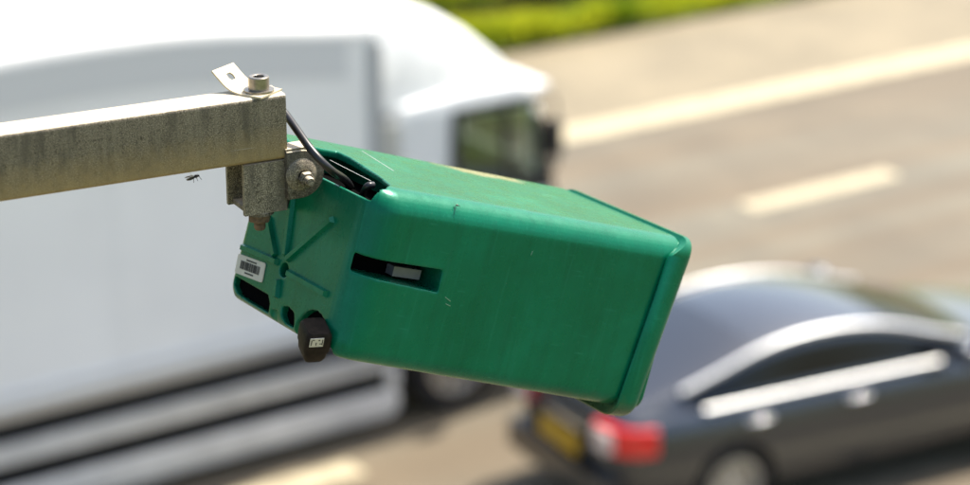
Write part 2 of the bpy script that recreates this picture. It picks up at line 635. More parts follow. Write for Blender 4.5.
# grass and weeds on the verge
def grass_mesh(n, y0, y1, hmin, hmax, zf, clump=0.5):
    x = rng.uniform(12, 36, n * 3); y = rng.uniform(y0, y1, n * 3)
    dens = 0.5 + 0.5 * np.sin(x * 2.1 + 1.3 * np.sin(y * 3)) * np.sin(y * 2.7 + np.sin(x * 1.3) * 2)
    keep = rng.uniform(0, 1, n * 3) < (1 - clump) + clump * dens
    x, y, dens = x[keep][:n], y[keep][:n], dens[keep][:n]
    n = len(x)
    hgt = rng.uniform(hmin, hmax, n) * (0.55 + 0.6 * dens)
    a = rng.uniform(0, 2 * np.pi, n); w = rng.uniform(0.018, 0.045, n)
    lean = rng.uniform(0.1, 0.6, n) * hgt; la = rng.uniform(0, 2 * np.pi, n)
    z = np.interp(y, [p[0] for p in prof], [p[1] for p in prof]) - 0.02
    dx, dy = np.cos(a) * w, np.sin(a) * w
    lx, ly = np.cos(la) * lean, np.sin(la) * lean
    V = np.stack([np.stack([x - dx, y - dy, z], 1), np.stack([x + dx, y + dy, z], 1),
                  np.stack([x + dx * .8 + lx * .35, y + dy * .8 + ly * .35, z + hgt * .6], 1),
                  np.stack([x - dx * .8 + lx * .35, y - dy * .8 + ly * .35, z + hgt * .6], 1),
                  np.stack([x + lx, y + ly, z + hgt], 1)], 1).reshape(-1, 3)
    i = np.arange(n) * 5
    quads = np.stack([i, i + 1, i + 2, i + 3], 1).tolist()
    tris = np.stack([i + 3, i + 2, i + 4], 1).tolist()
    me = bpy.data.meshes.new("grass")
    me.from_pydata(V.tolist(), [], quads + tris)
    return me


def mat_leaf(name, c0, c1):
    m = bpy.data.materials.new(name)
    m.use_nodes = True
    nt = m.node_tree
    b = nt.nodes["Principled BSDF"]
    out = nt.nodes["Material Output"]
    v = mapping(nt, (1, 1, 1))
    col = ramp(nt, noise(nt, v, 1.1, 5, 0.6), [(0.32, c0), (0.66, c1)])
    nt.links.new(col, b.inputs["Base Color"])
    b.inputs["Roughness"].default_value = 0.6
    t = nt.nodes.new("ShaderNodeBsdfTranslucent")
    nt.links.new(col, t.inputs[0])
    mx = nt.nodes.new("ShaderNodeMixShader")
    mx.inputs[0].default_value = 0.5
    nt.links.new(b.outputs[0], mx.inputs[1]); nt.links.new(t.outputs[0], mx.inputs[2])
    nt.links.new(mx.outputs[0], out.inputs[0])
    return m


M['grass'] = mat_leaf("grass_blade", (0.10, 0.20, 0.006), (0.52, 0.54, 0.022))
for args, lab in (((20000, 28.86, 29.72, 0.16, 0.45, None, 0.6), 'bright green tufted grass along the edge of the hard shoulder'),
                  ((26000, 30.75, 34.0, 0.15, 0.5, None, 0.6), 'sunlit grass on the bank behind the bare ditch')):
    me = grass_mesh(*args)
    o = link_mesh('grass', me, M['grass'])
    o.matrix_world = ROAD
    tag(o, lab, 'grass', kind='stuff')

M['undergrowth'] = mat_leaf("undergrowth_leaf", (0.022, 0.030, 0.010), (0.060, 0.055, 0.022))
me = grass_mesh(16000, 29.72, 30.7, 0.20, 0.42, None, 0.2)
o = link_mesh('undergrowth', me, M['undergrowth'])
o.matrix_world = ROAD
tag(o, 'dark dry undergrowth in the ditch between the two strips of grass', 'undergrowth', kind='stuff')

# ------------------------------------------------------------------ wheels shared by the vehicles (axis = local y)
def wheel(parent, x, y, z, rad, width, out_sign, spokes=10, rimcol='rim', rim_frac=0.66):
    tyre_xf = Matrix.Translation((x, y, z)) @ Matrix.Rotation(R(-90) * out_sign, 4, 'X')   # +z of lathe -> outward
    h = width / 2
    ri = rad * rim_frac
    t = lathe_obj('wheel', [(ri, -h * .9), (rad * .93, -h), (rad * .985, -h * .8), (rad, -h * .5), (rad, h * .5), (rad * .985, h * .8), (rad * .93, h), (ri * 1.06, h * .96), (ri, h * .88)],
                  M['rubber'], parent, tyre_xf, 40, 40, True)
    bm = bmesh.new()
    add_lathe(bm, [(ri * 1.01, h * .92), (ri * .92, h * .95), (ri * .88, h * .6), (ri * .86, -h * .3), (ri * .3, -h * .3), (ri * .001, -h * .3)], 40, tyre_xf)
    add_lathe(bm, [(ri * .2, -h * .2), (ri * .2, h * .72), (ri * .12, h * .8), (0, h * .8)], 20, tyre_xf)
    for k in range(spokes):
        add_box(bm, (ri * .15, -ri * .085, h * .35), (ri * .93, ri * .085, h * .66), tyre_xf @ Matrix.Rotation(2 * math.pi * k / spokes, 4, 'Z'))
    bm_obj('rim', bm, M[rimcol], t, 35)
    return t


# ------------------------------------------------------------------ white box lorry (frame: x forward, y to its left, z up, origin on the road under the front of the cargo box)
TR = ROAD @ Matrix.Translation((11.45, 19.65, 0.004))
truck = empty('box_truck', TR, 'white box lorry with a curved cargo roof and low two-rail side guards', 'lorry')
L_BOX = 7.6


def roof_z(x):
    pts = [(-7.6, 4.02), (-6.5, 4.12), (-5, 4.22), (-3.6, 4.27), (-2.4, 4.27), (-1.3, 4.18), (0, 3.97)]
    return float(np.interp(x, [p[0] for p in pts], [p[1] for p in pts]))


xs = np.linspace(-L_BOX, 0, 25)
prof_z = np.convolve(np.pad([roof_z(x) for x in xs], 2, mode='edge'), np.ones(5) / 5, 'valid')
bm = bmesh.new()
rings = []
for x, zt in zip(xs, prof_z):
    rings.append([(x, -1.25, 1.06), (x, -1.25, zt - 0.10), (x, 1.25, zt - 0.10), (x, 1.25, 1.06)])
add_loft(bm, rings)
cargo = bm_obj('cargo_box', bm, M['truck_white'], truck, 30)
bm = bmesh.new()
rings = []
for x, zt in zip(xs, prof_z):
    rings.append([(x, -1.262, zt - 0.14), (x, -1.258, zt - 0.05), (x, -1.21, zt - 0.005), (x, 0, zt + 0.03), (x, 1.21, zt - 0.005), (x, 1.258, zt - 0.05), (x, 1.262, zt - 0.14)])
add_loft(bm, rings)
bm_obj('roof', bm, M['roof_white'], cargo, 50)
box_obj('corner_post', (-0.10, -1.268, 1.07), (0.035, -1.20, 3.82), M['post_grey'], cargo, 0.012)
box_obj('corner_post', (-0.10, 1.20, 1.07), (0.035, 1.268, 3.82), M['post_grey'], cargo, 0.012)
box_obj('bottom_rail', (-7.59, -1.266, 1.05), (-0.11, -1.18, 1.16), M['alu'], cargo, 0.01)
bm = bmesh.new()
add_loft(bm, [[(x, -1.2575, zt - 0.50), (x, -1.2575, zt - 0.145), (x, -1.235, zt - 0.145), (x, -1.235, zt - 0.50)] for x, zt in zip(xs[:-1], prof_z[:-1])])
bm_obj('top_rail', bm, M['alu_pale'], cargo, 30)
box_obj('rub_rail', (-7.58, -1.272, 1.26), (-0.11, -1.24, 1.31), M['alu_pale'], cargo, 0.008)
for k in range(1, 6):      # joints between the cargo panels
    x = -k * 1.27 - 0.1
    box_obj('joint_strip', (x - 0.02, -1.256, 1.165), (x + 0.02, -1.24, 3.86), M['truck_white'], cargo, 0.002)
bm = bmesh.new()
for y in (-0.42, 0.34):
    add_box(bm, (-7.4, y, 0.62), (2.0, y + 0.09, 0.92))
for x in np.arange(-7, 0.1, 1.1):
    add_box(bm, (x, -1.15, 0.93), (x + 0.08, 1.15, 1.05))
for x in (-6.6, -4.6, -2.6, -0.6):
    add_box(bm, (x, -1.17, 0.2), (x + 0.07, -1.13, 0.92))
    add_box(bm, (x, 1.13, 0.2), (x + 0.07, 1.17, 0.92))
add_box(bm, (-3.1, -0.95, 0.38), (-1.5, -0.45, 0.88))
add_box(bm, (-3.1, 0.45, 0.38), (-1.9, 0.95, 0.88))
bm_obj('chassis', bm, M['chassis'], truck, 30, 0.006, 1)
# side guards: pairs of deep rails with rounded leading ends
for s in (-1, 1):
    box_obj('gap_shade_box', (-4.5, s * 1.06 - 0.05, 0.22), (-0.05, s * 1.06 + 0.05, 0.93), M['chassis'], truck, 0.02)  # added black box that stands in for shade behind the guard gaps
    for z0, z1, x1 in ((0.635, 0.83, 0.16), (0.14, 0.42, 0.20)):
        bm = bmesh.new()
        poly = round_rect(-4.6, x1, z0, z1, (0.02, 0.13, 0.10, 0.02))
        add_prism(bm, poly, 0, 0.03, Matrix.Translation((0, s * 1.22 + (0.015 if s > 0 else 0.015), 0)) @ Matrix.Rotation(R(90), 4, 'X'))
        bm_obj('side_guard', bm, M['guard'], truck, 40, 0.006)
    bm = bmesh.new()
    poly = round_rect(0.06, 0.20, 0.421, 0.634, 0.02)
    add_prism(bm, poly, 0, 0.028, Matrix.Translation((0, s * 1.22 + 0.014, 0)) @ Matrix.Rotation(R(90), 4, 'X'))
    bm_obj('guard_end', bm, M['guard'], truck, 40, 0.004)
# cab shell: side profile (x, z) swept across with tapered, rounded sides
side = [(0.26, 0.62), (0.26, 2.2), (0.27, 3.02), (0.34, 3.12), (1.1, 3.18), (1.62, 3.17), (1.80, 3.08), (1.92, 2.72), (2.06, 2.0), (2.13, 1.4), (2.13, 0.62), (2.07, 0.45),
        (1.52, 0.45), (1.40, 0.75), (1.20, 0.98), (0.89, 1.08), (0.58, 0.98), (0.40, 0.75), (0.34, 0.62)]


def cab_w(x, z):
    w = 1.22
    if z > 2.1: w -= (z - 2.1) * 0.045
    if x > 1.75: w -= (x - 1.75) ** 2 * 0.9
    return w


bm = bmesh.new()
rings = []
cx, cz = 1.2, 1.9
for t in (-1.0, -0.985, -0.93, -0.5, 0, 0.5, 0.93, 0.985, 1.0):
    k = {1.0: 0.965, 0.985: 0.988}.get(abs(t), 1.0)
    rings.append([(cx + (x - cx) * k, t * cab_w(x, z), cz + (z - cz) * k) for x, z in side])
add_loft(bm, rings)
holes = []
h_ = bmesh.new()
add_prism(h_, [(0.92, 2.25), (1.88, 2.18), (1.75, 2.90), (0.98, 2.93)], -1.6, 1.6, Matrix.Rotation(R(90), 4, 'X'))
holes.append(h_)
h_ = bmesh.new()
add_box(h_, (1.5, -1.02, 1.97), (2.6, 1.02, 2.92))
holes.append(h_)
h_ = bmesh.new()
add_box(h_, (0.45, -1.10, 1.25), (1.80, 1.10, 2.96))
holes.append(h_)
cab = link_mesh('cab', sculpt(bm, holes), M['cab_white'], truck, 38)
for y in (-0.6, 0.6):
    bm = bmesh.new()
    add_box(bm, (0.70, y - 0.27, 1.26), (1.22, y + 0.27, 1.75))
    add_box(bm, (0.95, y - 0.26, 1.76), (1.15, y + 0.26, 2.62), Matrix.Translation((0, 0, 0)))
    bm_obj('driver_seat', bm, M['black'], truck, 40, 0.05)
box_obj('dashboard', (1.55, -1.05, 1.27), (1.79, 1.05, 2.30), M['black'], cab, 0.05)
lathe_obj('steering_wheel', [(0.20, -0.015), (0.235, -0.015), (0.235, 0.015), (0.20, 0.015)], M['black'], cab, Matrix.Translation((1.42, -0.6, 2.10)) @ Matrix.Rotation(R(-35), 4, 'Y'), 24, 35, True)
# windows and door of the cab
def side_plate(name, poly, off, thick, mat, parent, s, bevel=0.004):
    """poly in (x, z) laid on the cab side"""
    bm = bmesh.new()
    n = len(poly)
    a = [bm.verts.new((x, s * (cab_w(x, z) + off), z)) for x, z in poly]
    b = [bm.verts.new((x, s * (cab_w(x, z) + off - thick), z)) for x, z in poly]
    bm.faces.new(a); bm.faces.new(b[::-1])
    for i in range(n):
        bm.faces.new((a[i], b[i], b[(i + 1) % n], a[(i + 1) % n]))
    return bm_obj(name, bm, mat, parent, 40, bevel, 1)


for s in (-1, 1):
    door = side_plate('door', [(0.82, 1.1), (0.86, 1.12), (1.75, 1.0), (1.95, 1.3), (1.93, 2.12), (0.82, 2.2)], 0.012, 0.03, M['cab_white'], cab, s)
    side_plate('pillar_trim', [(1.955, 1.45), (2.105, 1.45), (2.045, 2.0), (1.925, 2.70), (1.86, 2.82), (1.80, 2.82)], 0.013, 0.03, M['black'], cab, s)
    side_plate('handle', [(0.90, 1.90), (1.14, 1.90), (1.14, 1.96), (0.90, 1.96)], 0.035, 0.03, M['black'], door, s, 0.006)
    w = side_plate('side_window', [(0.90, 2.24), (1.90, 2.16), (1.76, 2.92), (0.98, 2.95), (0.90, 2.88)], 0.010, 0.02, M['cab_glass'], cab, s, 0.0)
    bm = bmesh.new()
    for (x0, x1, z0, z1) in ((0.84, 1.95, 2.06, 2.24), (0.86, 1.80, 2.95, 3.01), (0.84, 0.92, 2.2, 2.95), (1.42, 1.47, 2.2, 2.95)):
        add_box(bm, (x0, s * 1.19 - 0.02, z0), (x1, s * 1.19 + 0.02, z1))
    bm_obj('frame', bm, M['black'], w, 30, 0.004, 1)
    # sleeper side deflector filling the gap to the cargo box
    bm = bmesh.new()
    add_prism(bm, [(0.05, s * 1.20), (0.255, s * 1.20), (0.255, s * 1.15), (0.05, s * 1.15)], 1.1, 3.0)
    bm_obj('side_deflector', bm, M['alu'], truck, 30, 0.008)
    # mirror on its arm
    bm = bmesh.new()
    add_tube(bm, [(1.85, s * 1.13, 2.98), (1.93, s * 1.30, 2.98), (1.94, s * 1.33, 2.75), (1.95, s * 1.30, 2.3), (1.93, s * 1.15, 2.25)], 0.018, 8)
    arm = bm_obj('mirror_arm', bm, M['black'], cab, 50)
    bm = bmesh.new()
    add_prism(bm, round_rect(-0.08, 0.08, -0.19, 0.19, 0.04), -0.04, 0.05, Matrix.Translation((1.93, s * 1.30, 2.60)) @ Matrix.Rotation(R(90), 4, 'X') @ Matrix.Rotation(R(90), 4, 'Y'))
    bm_obj('mirror', bm, M['black'], arm, 40, 0.015)
    box_obj('step', (1.40, s * 1.20 - 0.06, 0.40), (2.02, s * 1.20 + 0.02, 0.47), M['black'], cab, 0.01)
    lathe_obj('headlight', [(0.0, 0.05), (0.12, 0.035), (0.15, 0.0), (0.15, -0.03), (0, -0.03)], M['clear_lens'], cab, Matrix.Translation((2.12, s * 0.82, 0.85)) @ Matrix.Rotation(R(90), 4, 'Y'), 20)
# windscreen and front trim
bm = bmesh.new()
a = []
rows = []
for z in (1.92, 2.3, 2.7, 2.95):
    x = float(np.interp(z, [1.4, 2.0, 2.72, 3.08], [2.13, 2.06, 1.92, 1.80])) + 0.014
    rows.append([bm.verts.new((x - (abs(y) > 0.95) * 0.06, y, z)) for y in (-1.06, -0.95, -0.5, 0, 0.5, 0.95, 1.06)])
for r0, r1 in zip(rows[:-1], rows[1:]):
    for k in range(6):
        bm.faces.new((r0[k], r0[k + 1], r1[k + 1], r1[k]))
bmesh.ops.solidify(bm, geom=bm.faces[:], thickness=0.012)
bm_obj('windscreen', bm, M['cab_glass'], cab, 40)
box_obj('grille', (2.10, -0.75, 1.05), (2.165, 0.75, 1.62), M['black'], cab, 0.02)
box_obj('bumper', (2.02, -1.16, 0.40), (2.22, 1.16, 0.66), M['cab_white'], cab, 0.05)
box_obj('sun_visor', (1.86, -1.0, 2.98), (2.08, 1.0, 3.04), M['cab_white'], cab, 0.012, Matrix.Translation((0, 0, 0)))
# roof air deflector: curved hood narrower than the cab
bm = bmesh.new()
rings = []
for x, z, w in ((0.16, 4.06, 1.05), (0.45, 4.02, 1.05), (0.85, 3.90, 1.04), (1.2, 3.68, 1.02), (1.5, 3.42, 0.99), (1.75, 3.17, 0.95), (1.84, 3.08, 0.92)):
    ring = [(x, -w, 3.06)]
    for k in range(9):
        a_ = math.pi * (1 - k / 8)
        sx, sz = math.cos(a_), math.sin(a_)
        yy = w * math.copysign(abs(sx) ** 0.28, sx)
        zz = 3.08 + max(0.02, (z - 3.08)) * abs(sz) ** 0.24
        ring.append((x, yy, zz))
    ring.append((x, w, 3.06))
    rings.append(ring)
add_loft(bm, rings)
bm_obj('air_deflector', bm, M['cab_white'], cab, 60)
for s in (-1, 1):
    wheel(truck, 0.89, s * 1.05, 0.49, 0.49, 0.30, s, 10)
    wheel(truck, -5.35, s * 1.0, 0.49, 0.49, 0.42, s, 10)
    bm = bmesh.new()
    arc = [(0.89 + 0.60 * math.cos(R(q)), 0.50 + 0.60 * math.sin(R(q))) for q in range(5, 176, 15)]
    inner = [(0.89 + 0.56 * math.cos(R(q)), 0.50 + 0.56 * math.sin(R(q))) for q in range(175, 4, -15)]
    add_prism(bm, arc + inner, -0.16, 0.16, Matrix.Translation((0, s * 1.06, 0)) @ Matrix.Rotation(R(90), 4, 'X'))
    bm_obj('mudguard', bm, M['black'], truck, 40)
box_obj('fuel_tank', (-1.35, -1.1, 0.4), (-0.65, -0.55, 0.86), M['alu'], truck, 0.06)

# ------------------------------------------------------------------ grey saloon car (frame: x forward from the rear axle, y to its left)
CAR_YAW = R(61.5)
CD = Vector((math.sin(CAR_YAW), math.cos(CAR_YAW), 0)); CL = Vector((-CD.y, CD.x, 0))
car_near_rear = Vector((2.15, 19.66, 0))
CM = Matrix((CD, CL, Vector((0, 0, 1)))).transposed().to_4x4()
CM.translation = car_near_rear + CL * 0.98 + Vector((0, 0, 0.004))
CM = CM @ Matrix.Scale(1.14, 4)
car = empty('grey_car', CM, 'dark grey metallic saloon car with red rear lamps and a yellow rear number plate', 'car')
WB = 2.76
# station: x, z_bottom, half width, z_shoulder, belt half width, z_belt, rail half width, z_rail, z_top
ST = [(-0.96, 0.40, 0.70, 0.78, 0.66, 0.94, 0.60, 0.985, 1.005),
      (-0.90, 0.30, 0.82, 0.80, 0.76, 0.97, 0.67, 1.02, 1.045),
      (-0.68, 0.25, 0.875, 0.83, 0.81, 0.985, 0.71, 1.06, 1.095),
      (-0.40, 0.24, 0.895, 0.85, 0.82, 0.99, 0.71, 1.13, 1.175),
      (-0.05, 0.22, 0.90, 0.86, 0.815, 0.99, 0.70, 1.225, 1.275),
      (0.32, 0.20, 0.895, 0.86, 0.81, 0.985, 0.685, 1.325, 1.38),
      (0.72, 0.19, 0.89, 0.86, 0.805, 0.98, 0.675, 1.372, 1.43),
      (1.15, 0.19, 0.89, 0.855, 0.805, 0.97, 0.67, 1.36, 1.425),
      (1.55, 0.19, 0.89, 0.85, 0.805, 0.96, 0.675, 1.295, 1.36),
      (1.92, 0.19, 0.89, 0.84, 0.805, 0.95, 0.695, 1.185, 1.25),
      (2.25, 0.20, 0.89, 0.83, 0.805, 0.94, 0.715, 1.09, 1.14),
      (2.48, 0.21, 0.89, 0.82, 0.81, 0.93, 0.71, 0.995, 1.035),
      (2.90, 0.22, 0.885, 0.79, 0.79, 0.90, 0.66, 0.945, 0.985),
      (3.35, 0.22, 0.865, 0.72, 0.75, 0.82, 0.60, 0.865, 0.90),
      (3.62, 0.24, 0.80, 0.63, 0.68, 0.72, 0.52, 0.76, 0.78),
      (3.72, 0.34, 0.66, 0.56, 0.58, 0.63, 0.45, 0.66, 0.67)]
bm = bmesh.new()
rings = []
for (x, zb, w, zs, wb, zbl, wr, zr, zt) in ST:
    half = [(w * 0.90, zb), (w * 0.975, zb + 0.10), (w, zb + 0.32), (w * 0.99, zs), (wb, zbl - 0.012), (wb - 0.035, zbl), (wr + 0.01, zr - 0.03), (wr - 0.04, zr + 0.012), (wr * 0.5, zt - 0.012)]
    ring = [(x, -y, z) for y, z in half] + [(x, 0, zt)] + [(x, y, z) for y, z in half[::-1]]
    rings.append(ring)
vr = add_loft(bm, rings)
NH = 9
bm.faces.ensure_lookup_table()
nring = len(rings[0])
fi = 0
for i in range(len(ST) - 1):
    for k in range(nring):
        f = bm.faces[fi]; fi += 1
        kk = k if k < NH else (nring - 2 - k if k < nring - 1 else -1)
        mi = 0
        xm = (ST[i][0] + ST[i + 1][0]) / 2
        if kk == 5 and -0.45 < xm < 2.15: mi = 1                         # side windows
        if kk in (7, 8) and 1.5 < xm < 2.4: mi = 2                     # windscreen
        if kk in (7, 8) and -0.6 < xm < 0.2: mi = 3                   # rear window
        f.material_index = mi
bmesh.ops.recalc_face_normals(bm, faces=bm.faces)
cut = []
for x in (0.0, WB):
    for s in (-1, 1):
        c_ = bmesh.new()
        add_lathe(c_, [(0, -0.17), (0.375, -0.17), (0.375, 0.25), (0, 0.25)], 32, Matrix.Translation((x, s * 0.84, 0.345)) @ Matrix.Rotation(R(-90) * s, 4, 'X'))
        cut.append(c_)
me = bpy.data.meshes.new("temp"); bm.to_mesh(me)
bm2 = bmesh.new(); bm2.from_mesh(me); bm.free()
shell = sculpt(bm2, cut, subsurf=2)


def split_mat(me, idx, name, mat, parent, off=0.0):
    b_ = bmesh.new(); b_.from_mesh(me)
    if isinstance(idx, int): idx = (idx,)
    bmesh.ops.delete(b_, geom=[f for f in b_.faces if f.material_index not in idx], context='FACES')
    for f in b_.faces: f.material_index = 0
    m_ = bpy.data.meshes.new(name); b_.to_mesh(m_); b_.free()
    return link_mesh(name, m_, mat, parent, 40)


def split_side(me, idx, sgn, name, mat, parent):
    b_ = bmesh.new(); b_.from_mesh(me)
    bmesh.ops.delete(b_, geom=[f for f in b_.faces if f.material_index != idx or f.calc_center_median().y * sgn < 0], context='FACES')
    for f in b_.faces: f.material_index = 0
    m_ = bpy.data.meshes.new(name); b_.to_mesh(m_); b_.free()
    return link_mesh(name, m_, mat, parent, 60)


body = split_mat(shell, (0, 4, 5, 6), 'body', M['car'], car)
for s in (-1, 1):
    split_side(shell, 1, s, 'side_window', M['glass'], car)
split_mat(shell, 2, 'windscreen', M['glass'], car)
split_mat(shell, 3, 'rear_window', M['rear_glass'], car)
for s in (-1, 1):
    wheel(car, 0, s * 0.775, 0.33, 0.33, 0.23, s, 10, 'rim', 0.72)
    wheel(car, WB, s * 0.775, 0.33, 0.33, 0.23, s, 10, 'rim', 0.72)
    # chrome strip along the belt line and door handles
    pts = [(-0.26, s * 0.825, 0.996), (0.1, s * 0.824, 0.993), (0.7, s * 0.821, 0.985), (1.4, s * 0.820, 0.974), (1.95, s * 0.820, 0.963)]
    tube_obj('window_trim', catmull(pts, 5), 0.021, M['trim'], car, 12)
    pts = [(ST[i_][0], s * (ST[i_][6] * 1.02 - 0.012), ST[i_][7] - 0.002) for i_ in range(3, 11)]
    tube_obj('roof_highlight_tube', catmull(pts, 4), 0.024 if s < 0 else 0.014, M['trim'], car, 12)  # added bright tube standing in for the highlight along the roof edge
    if s < 0: tube_obj('wing_highlight_tube', catmull([(2.30, s * 0.824, 0.94), (2.7, s * 0.818, 0.93), (3.0, s * 0.808, 0.917)], 5), 0.024, M['trim'], car, 12)  # added bright tube standing in for the front wing's highlight
    for hx in (0.10, 1.02):
        tube_obj('door_handle', [(hx, s * 0.885, 0.855), (hx + 0.03, s * 0.918, 0.86), (hx + 0.17, s * 0.918, 0.862), (hx + 0.20, s * 0.885, 0.862)], 0.018, M['chrome'], car, 8)
    bm = bmesh.new()
    add_prism(bm, round_rect(-0.10, 0.10, -0.075, 0.075, 0.05), -0.05, 0.07, Matrix.Translation((2.06, s * 0.99, 1.06)) @ Matrix.Rotation(R(90), 4, 'Y') @ Matrix.Rotation(R(90), 4, 'Z'))
    add_tube(bm, [(2.10, s * 0.80, 0.97), (2.08, s * 0.93, 1.02)], 0.03, 8)
    bm_obj('door_mirror', bm, M['car'], car, 40, 0.02)
    # lamps, wrapped round the rear corners
    lo = []
    bm = bmesh.new()
    rows = []
    for z in (0.74, 0.79, 0.90, 0.95):
        k = 1.0 - abs(z - 0.85) * 0.12
        rows.append([bm.verts.new((x, s * y * k, z)) for x, y in ((-1.025, 0.50), (-1.010, 0.60), (-0.98, 0.70), (-0.92, 0.80), (-0.83, 0.862), (-0.70, 0.895))])
    for r0, r1 in zip(rows[:-1], rows[1:]):
        for k in range(5):
            bm.faces.new((r0[k], r0[k + 1], r1[k + 1], r1[k]))
    bmesh.ops.recalc_face_normals(bm, faces=bm.faces)
    bmesh.ops.solidify(bm, geom=bm.faces[:], thickness=0.05)
    lamp = bm_obj('rear_lamp', bm, M['red'], car, 40)
    bm = bmesh.new()
    add_box(bm, (-1.045, 0.50, 0.76), (-0.96, 0.70, 0.92))
    for v_ in bm.verts: v_.co.y *= s
    bm_obj('reversing_lens', bm, M['clear_lens'], lamp, 40, 0.012)
    bm = bmesh.new()
    add_prism(bm, round_rect(-0.20, 0.20, -0.07, 0.07, 0.05), -0.03, 0.03, Matrix.Translation((3.62, s * 0.60, 0.62)) @ Matrix.Rotation(R(-55) * s, 4, 'Z') @ Matrix.Rotation(R(90), 4, 'X') )
    bm_obj('headlight', bm, M['clear_lens'], car, 40, 0.01)
    lathe_obj('exhaust_pipe', [(0.028, -0.1), (0.04, -0.1), (0.04, 0.04), (0.028, 0.04)], M['chrome'], car, Matrix.Translation((-0.98, s * 0.5, 0.26)) @ Matrix.Rotation(R(-90), 4, 'Y'), 16, 35, True)
    box_obj('front_seat', (1.0, s * 0.37 - 0.23, 0.30), (1.50, s * 0.37 + 0.23, 0.55), M['seat'], car, 0.06)
    bm = bmesh.new()
    add_box(bm, (-0.07, -0.23, 0), (0.07, 0.23, 0.56), Matrix.Translation((1.0, s * 0.37, 0.5)) @ Matrix.Rotation(R(-14), 4, 'Y'))
    add_box(bm, (-0.05, -0.13, 0.60), (0.05, 0.13, 0.78), Matrix.Translation((1.0, s * 0.37, 0.5)) @ Matrix.Rotation(R(-14), 4, 'Y'))
    bm_obj('seat_back', bm, M['seat'], car, 40, 0.04)
box_obj('dashboard', (1.75, -0.70, 0.55), (2.2, 0.70, 0.90), M['black'], car, 0.08)
box_obj('rear_bench', (-0.1, -0.62, 0.35), (0.32, 0.62, 0.93), M['black'], car, 0.08)
box_obj('rear_plate', (-1.055, -0.28, 0.58), (-1.02, 0.28, 0.72), M['plate'], car, 0.003)
box_obj('rear_bumper', (-1.08, -0.72, 0.30), (-0.94, 0.72, 0.52), M['car'], car, 0.05)
box_obj('boot_trim', (-1.045, -0.34, 0.80), (-1.0, 0.34, 0.83), M['chrome'], car, 0.006)

# ------------------------------------------------------------------ green traffic camera housing (frame: a along, b towards the viewer, c down)
BM = Matrix(((0.79922, 0.54448, -0.25454, -0.241595),
             (0.51048, -0.83848, -0.19070, 2.635157),
             (-0.31726, 0.02247, -0.94807, 8.834554),
             (0, 0, 0, 1)))
unit = empty('traffic_camera', BM, 'green plastic traffic camera housing tilted down from the end of the steel arm', 'camera')
LB, LC0, LC1, LA = 0.247, 0.185, 0.2025, 0.418


def body_ring(a, grow=0.0):
    lc = LC0 + (LC1 - LC0) * a / LA

    def ins(r):
        return r - math.sqrt(max(0.0, r * r - (r - a) ** 2)) if a < r else 0.0
    b0, b1 = ins(0.012), LB - ins(0.034)
    c0, c1 = ins(0.005), lc - ins(0.012)
    pts = round_rect(b0, b1, c0, c1, (0.005, 0.027, 0.018, 0.014), 9)
    # the roof of the housing falls gently towards the near side at its rear end
    lift = 0.006 * (1 - a / LA)
    return [(a, b_, c_ - lift * max(0.0, 1 - b_ / LB) * max(0.0, 1 - c_ / lc)) for b_, c_ in pts]


bm = bmesh.new()
A_ = [0, 0.0007, 0.0025, 0.0055, 0.009, 0.013, 0.018, 0.024, 0.030, 0.036, 0.10, 0.2, 0.3, LA]
add_loft(bm, [body_ring(a) for a in A_])
cutters = []


def cutter_prism_a(poly, a0, a1):
    """polygon in (b, c) cut along a"""
    c_ = bmesh.new()
    va = [c_.verts.new((a0, b_, d_)) for b_, d_ in poly]
    vb = [c_.verts.new((a1, b_, d_)) for b_, d_ in poly]
    c_.faces.new(va[::-1]); c_.faces.new(vb)
    for i in range(len(poly)):
        j = (i + 1) % len(poly)
        c_.faces.new((va[i], va[j], vb[j], vb[i]))
    return c_


# lower far cut-out with its thin outer lip
cutters.append(cutter_prism_a([(0.009, 0.1605), (0.086, 0.1600), (0.094, 0.168), (0.094, 0.1785), (0.045, 0.1790), (0.022, 0.1770), (0.010, 0.170)], -0.02, 0.075))
# middle cut-out, curved
cutters.append(cutter_prism_a([(0.120, 0.163), (0.132, 0.160), (0.146, 0.163), (0.150, 0.170), (0.150, 0.1785), (0.132, 0.1785), (0.122, 0.172)], -0.02, 0.07))
# round socket for the plug, open to below
socket = [(0.189 + 0.036 * math.cos(R(q)), 0.186 + 0.038 * math.sin(R(q))) for q in range(0, 360, 15)]
cutters.append(cutter_prism_a(socket, -0.02, 0.055))
# shallow scallop between them on the bottom edge
cutters.append(cutter_prism_a([(0.100, 0.172), (0.114, 0.170), (0.114, 0.20), (0.100, 0.20)], -0.02, 0.004))
# small central hole
cutters.append(cutter_prism_a([(0.1057 + 0.0088 * math.cos(R(q)), 0.1264 + 0.0080 * math.sin(R(q))) for q in range(0, 360, 20)], -0.02, 0.03))
# cable opening through the top rear edge
c_ = bmesh.new()
poly = [(-0.02, 0.06), (0.058, 0.06), (0.060, 0.085), (0.046, 0.170), (0.034, 0.212), (0.020, 0.226), (-0.02, 0.226)]
va = [c_.verts.new((a, b_, -0.02)) for a, b_ in poly]
vb = [c_.verts.new((a, b_, 0.016)) for a, b_ in poly]
c_.faces.new(va); c_.faces.new(vb[::-1])
for i in range(len(poly)):
    j = (i + 1) % len(poly)
    c_.faces.new((va[i], vb[i], vb[j], va[j]))
cutters.append(c_)
c_ = bmesh.new()
add_box(c_, (0.0045, 0.045, 0.0045), (0.085, 0.228, 0.078))
cutters.append(c_)
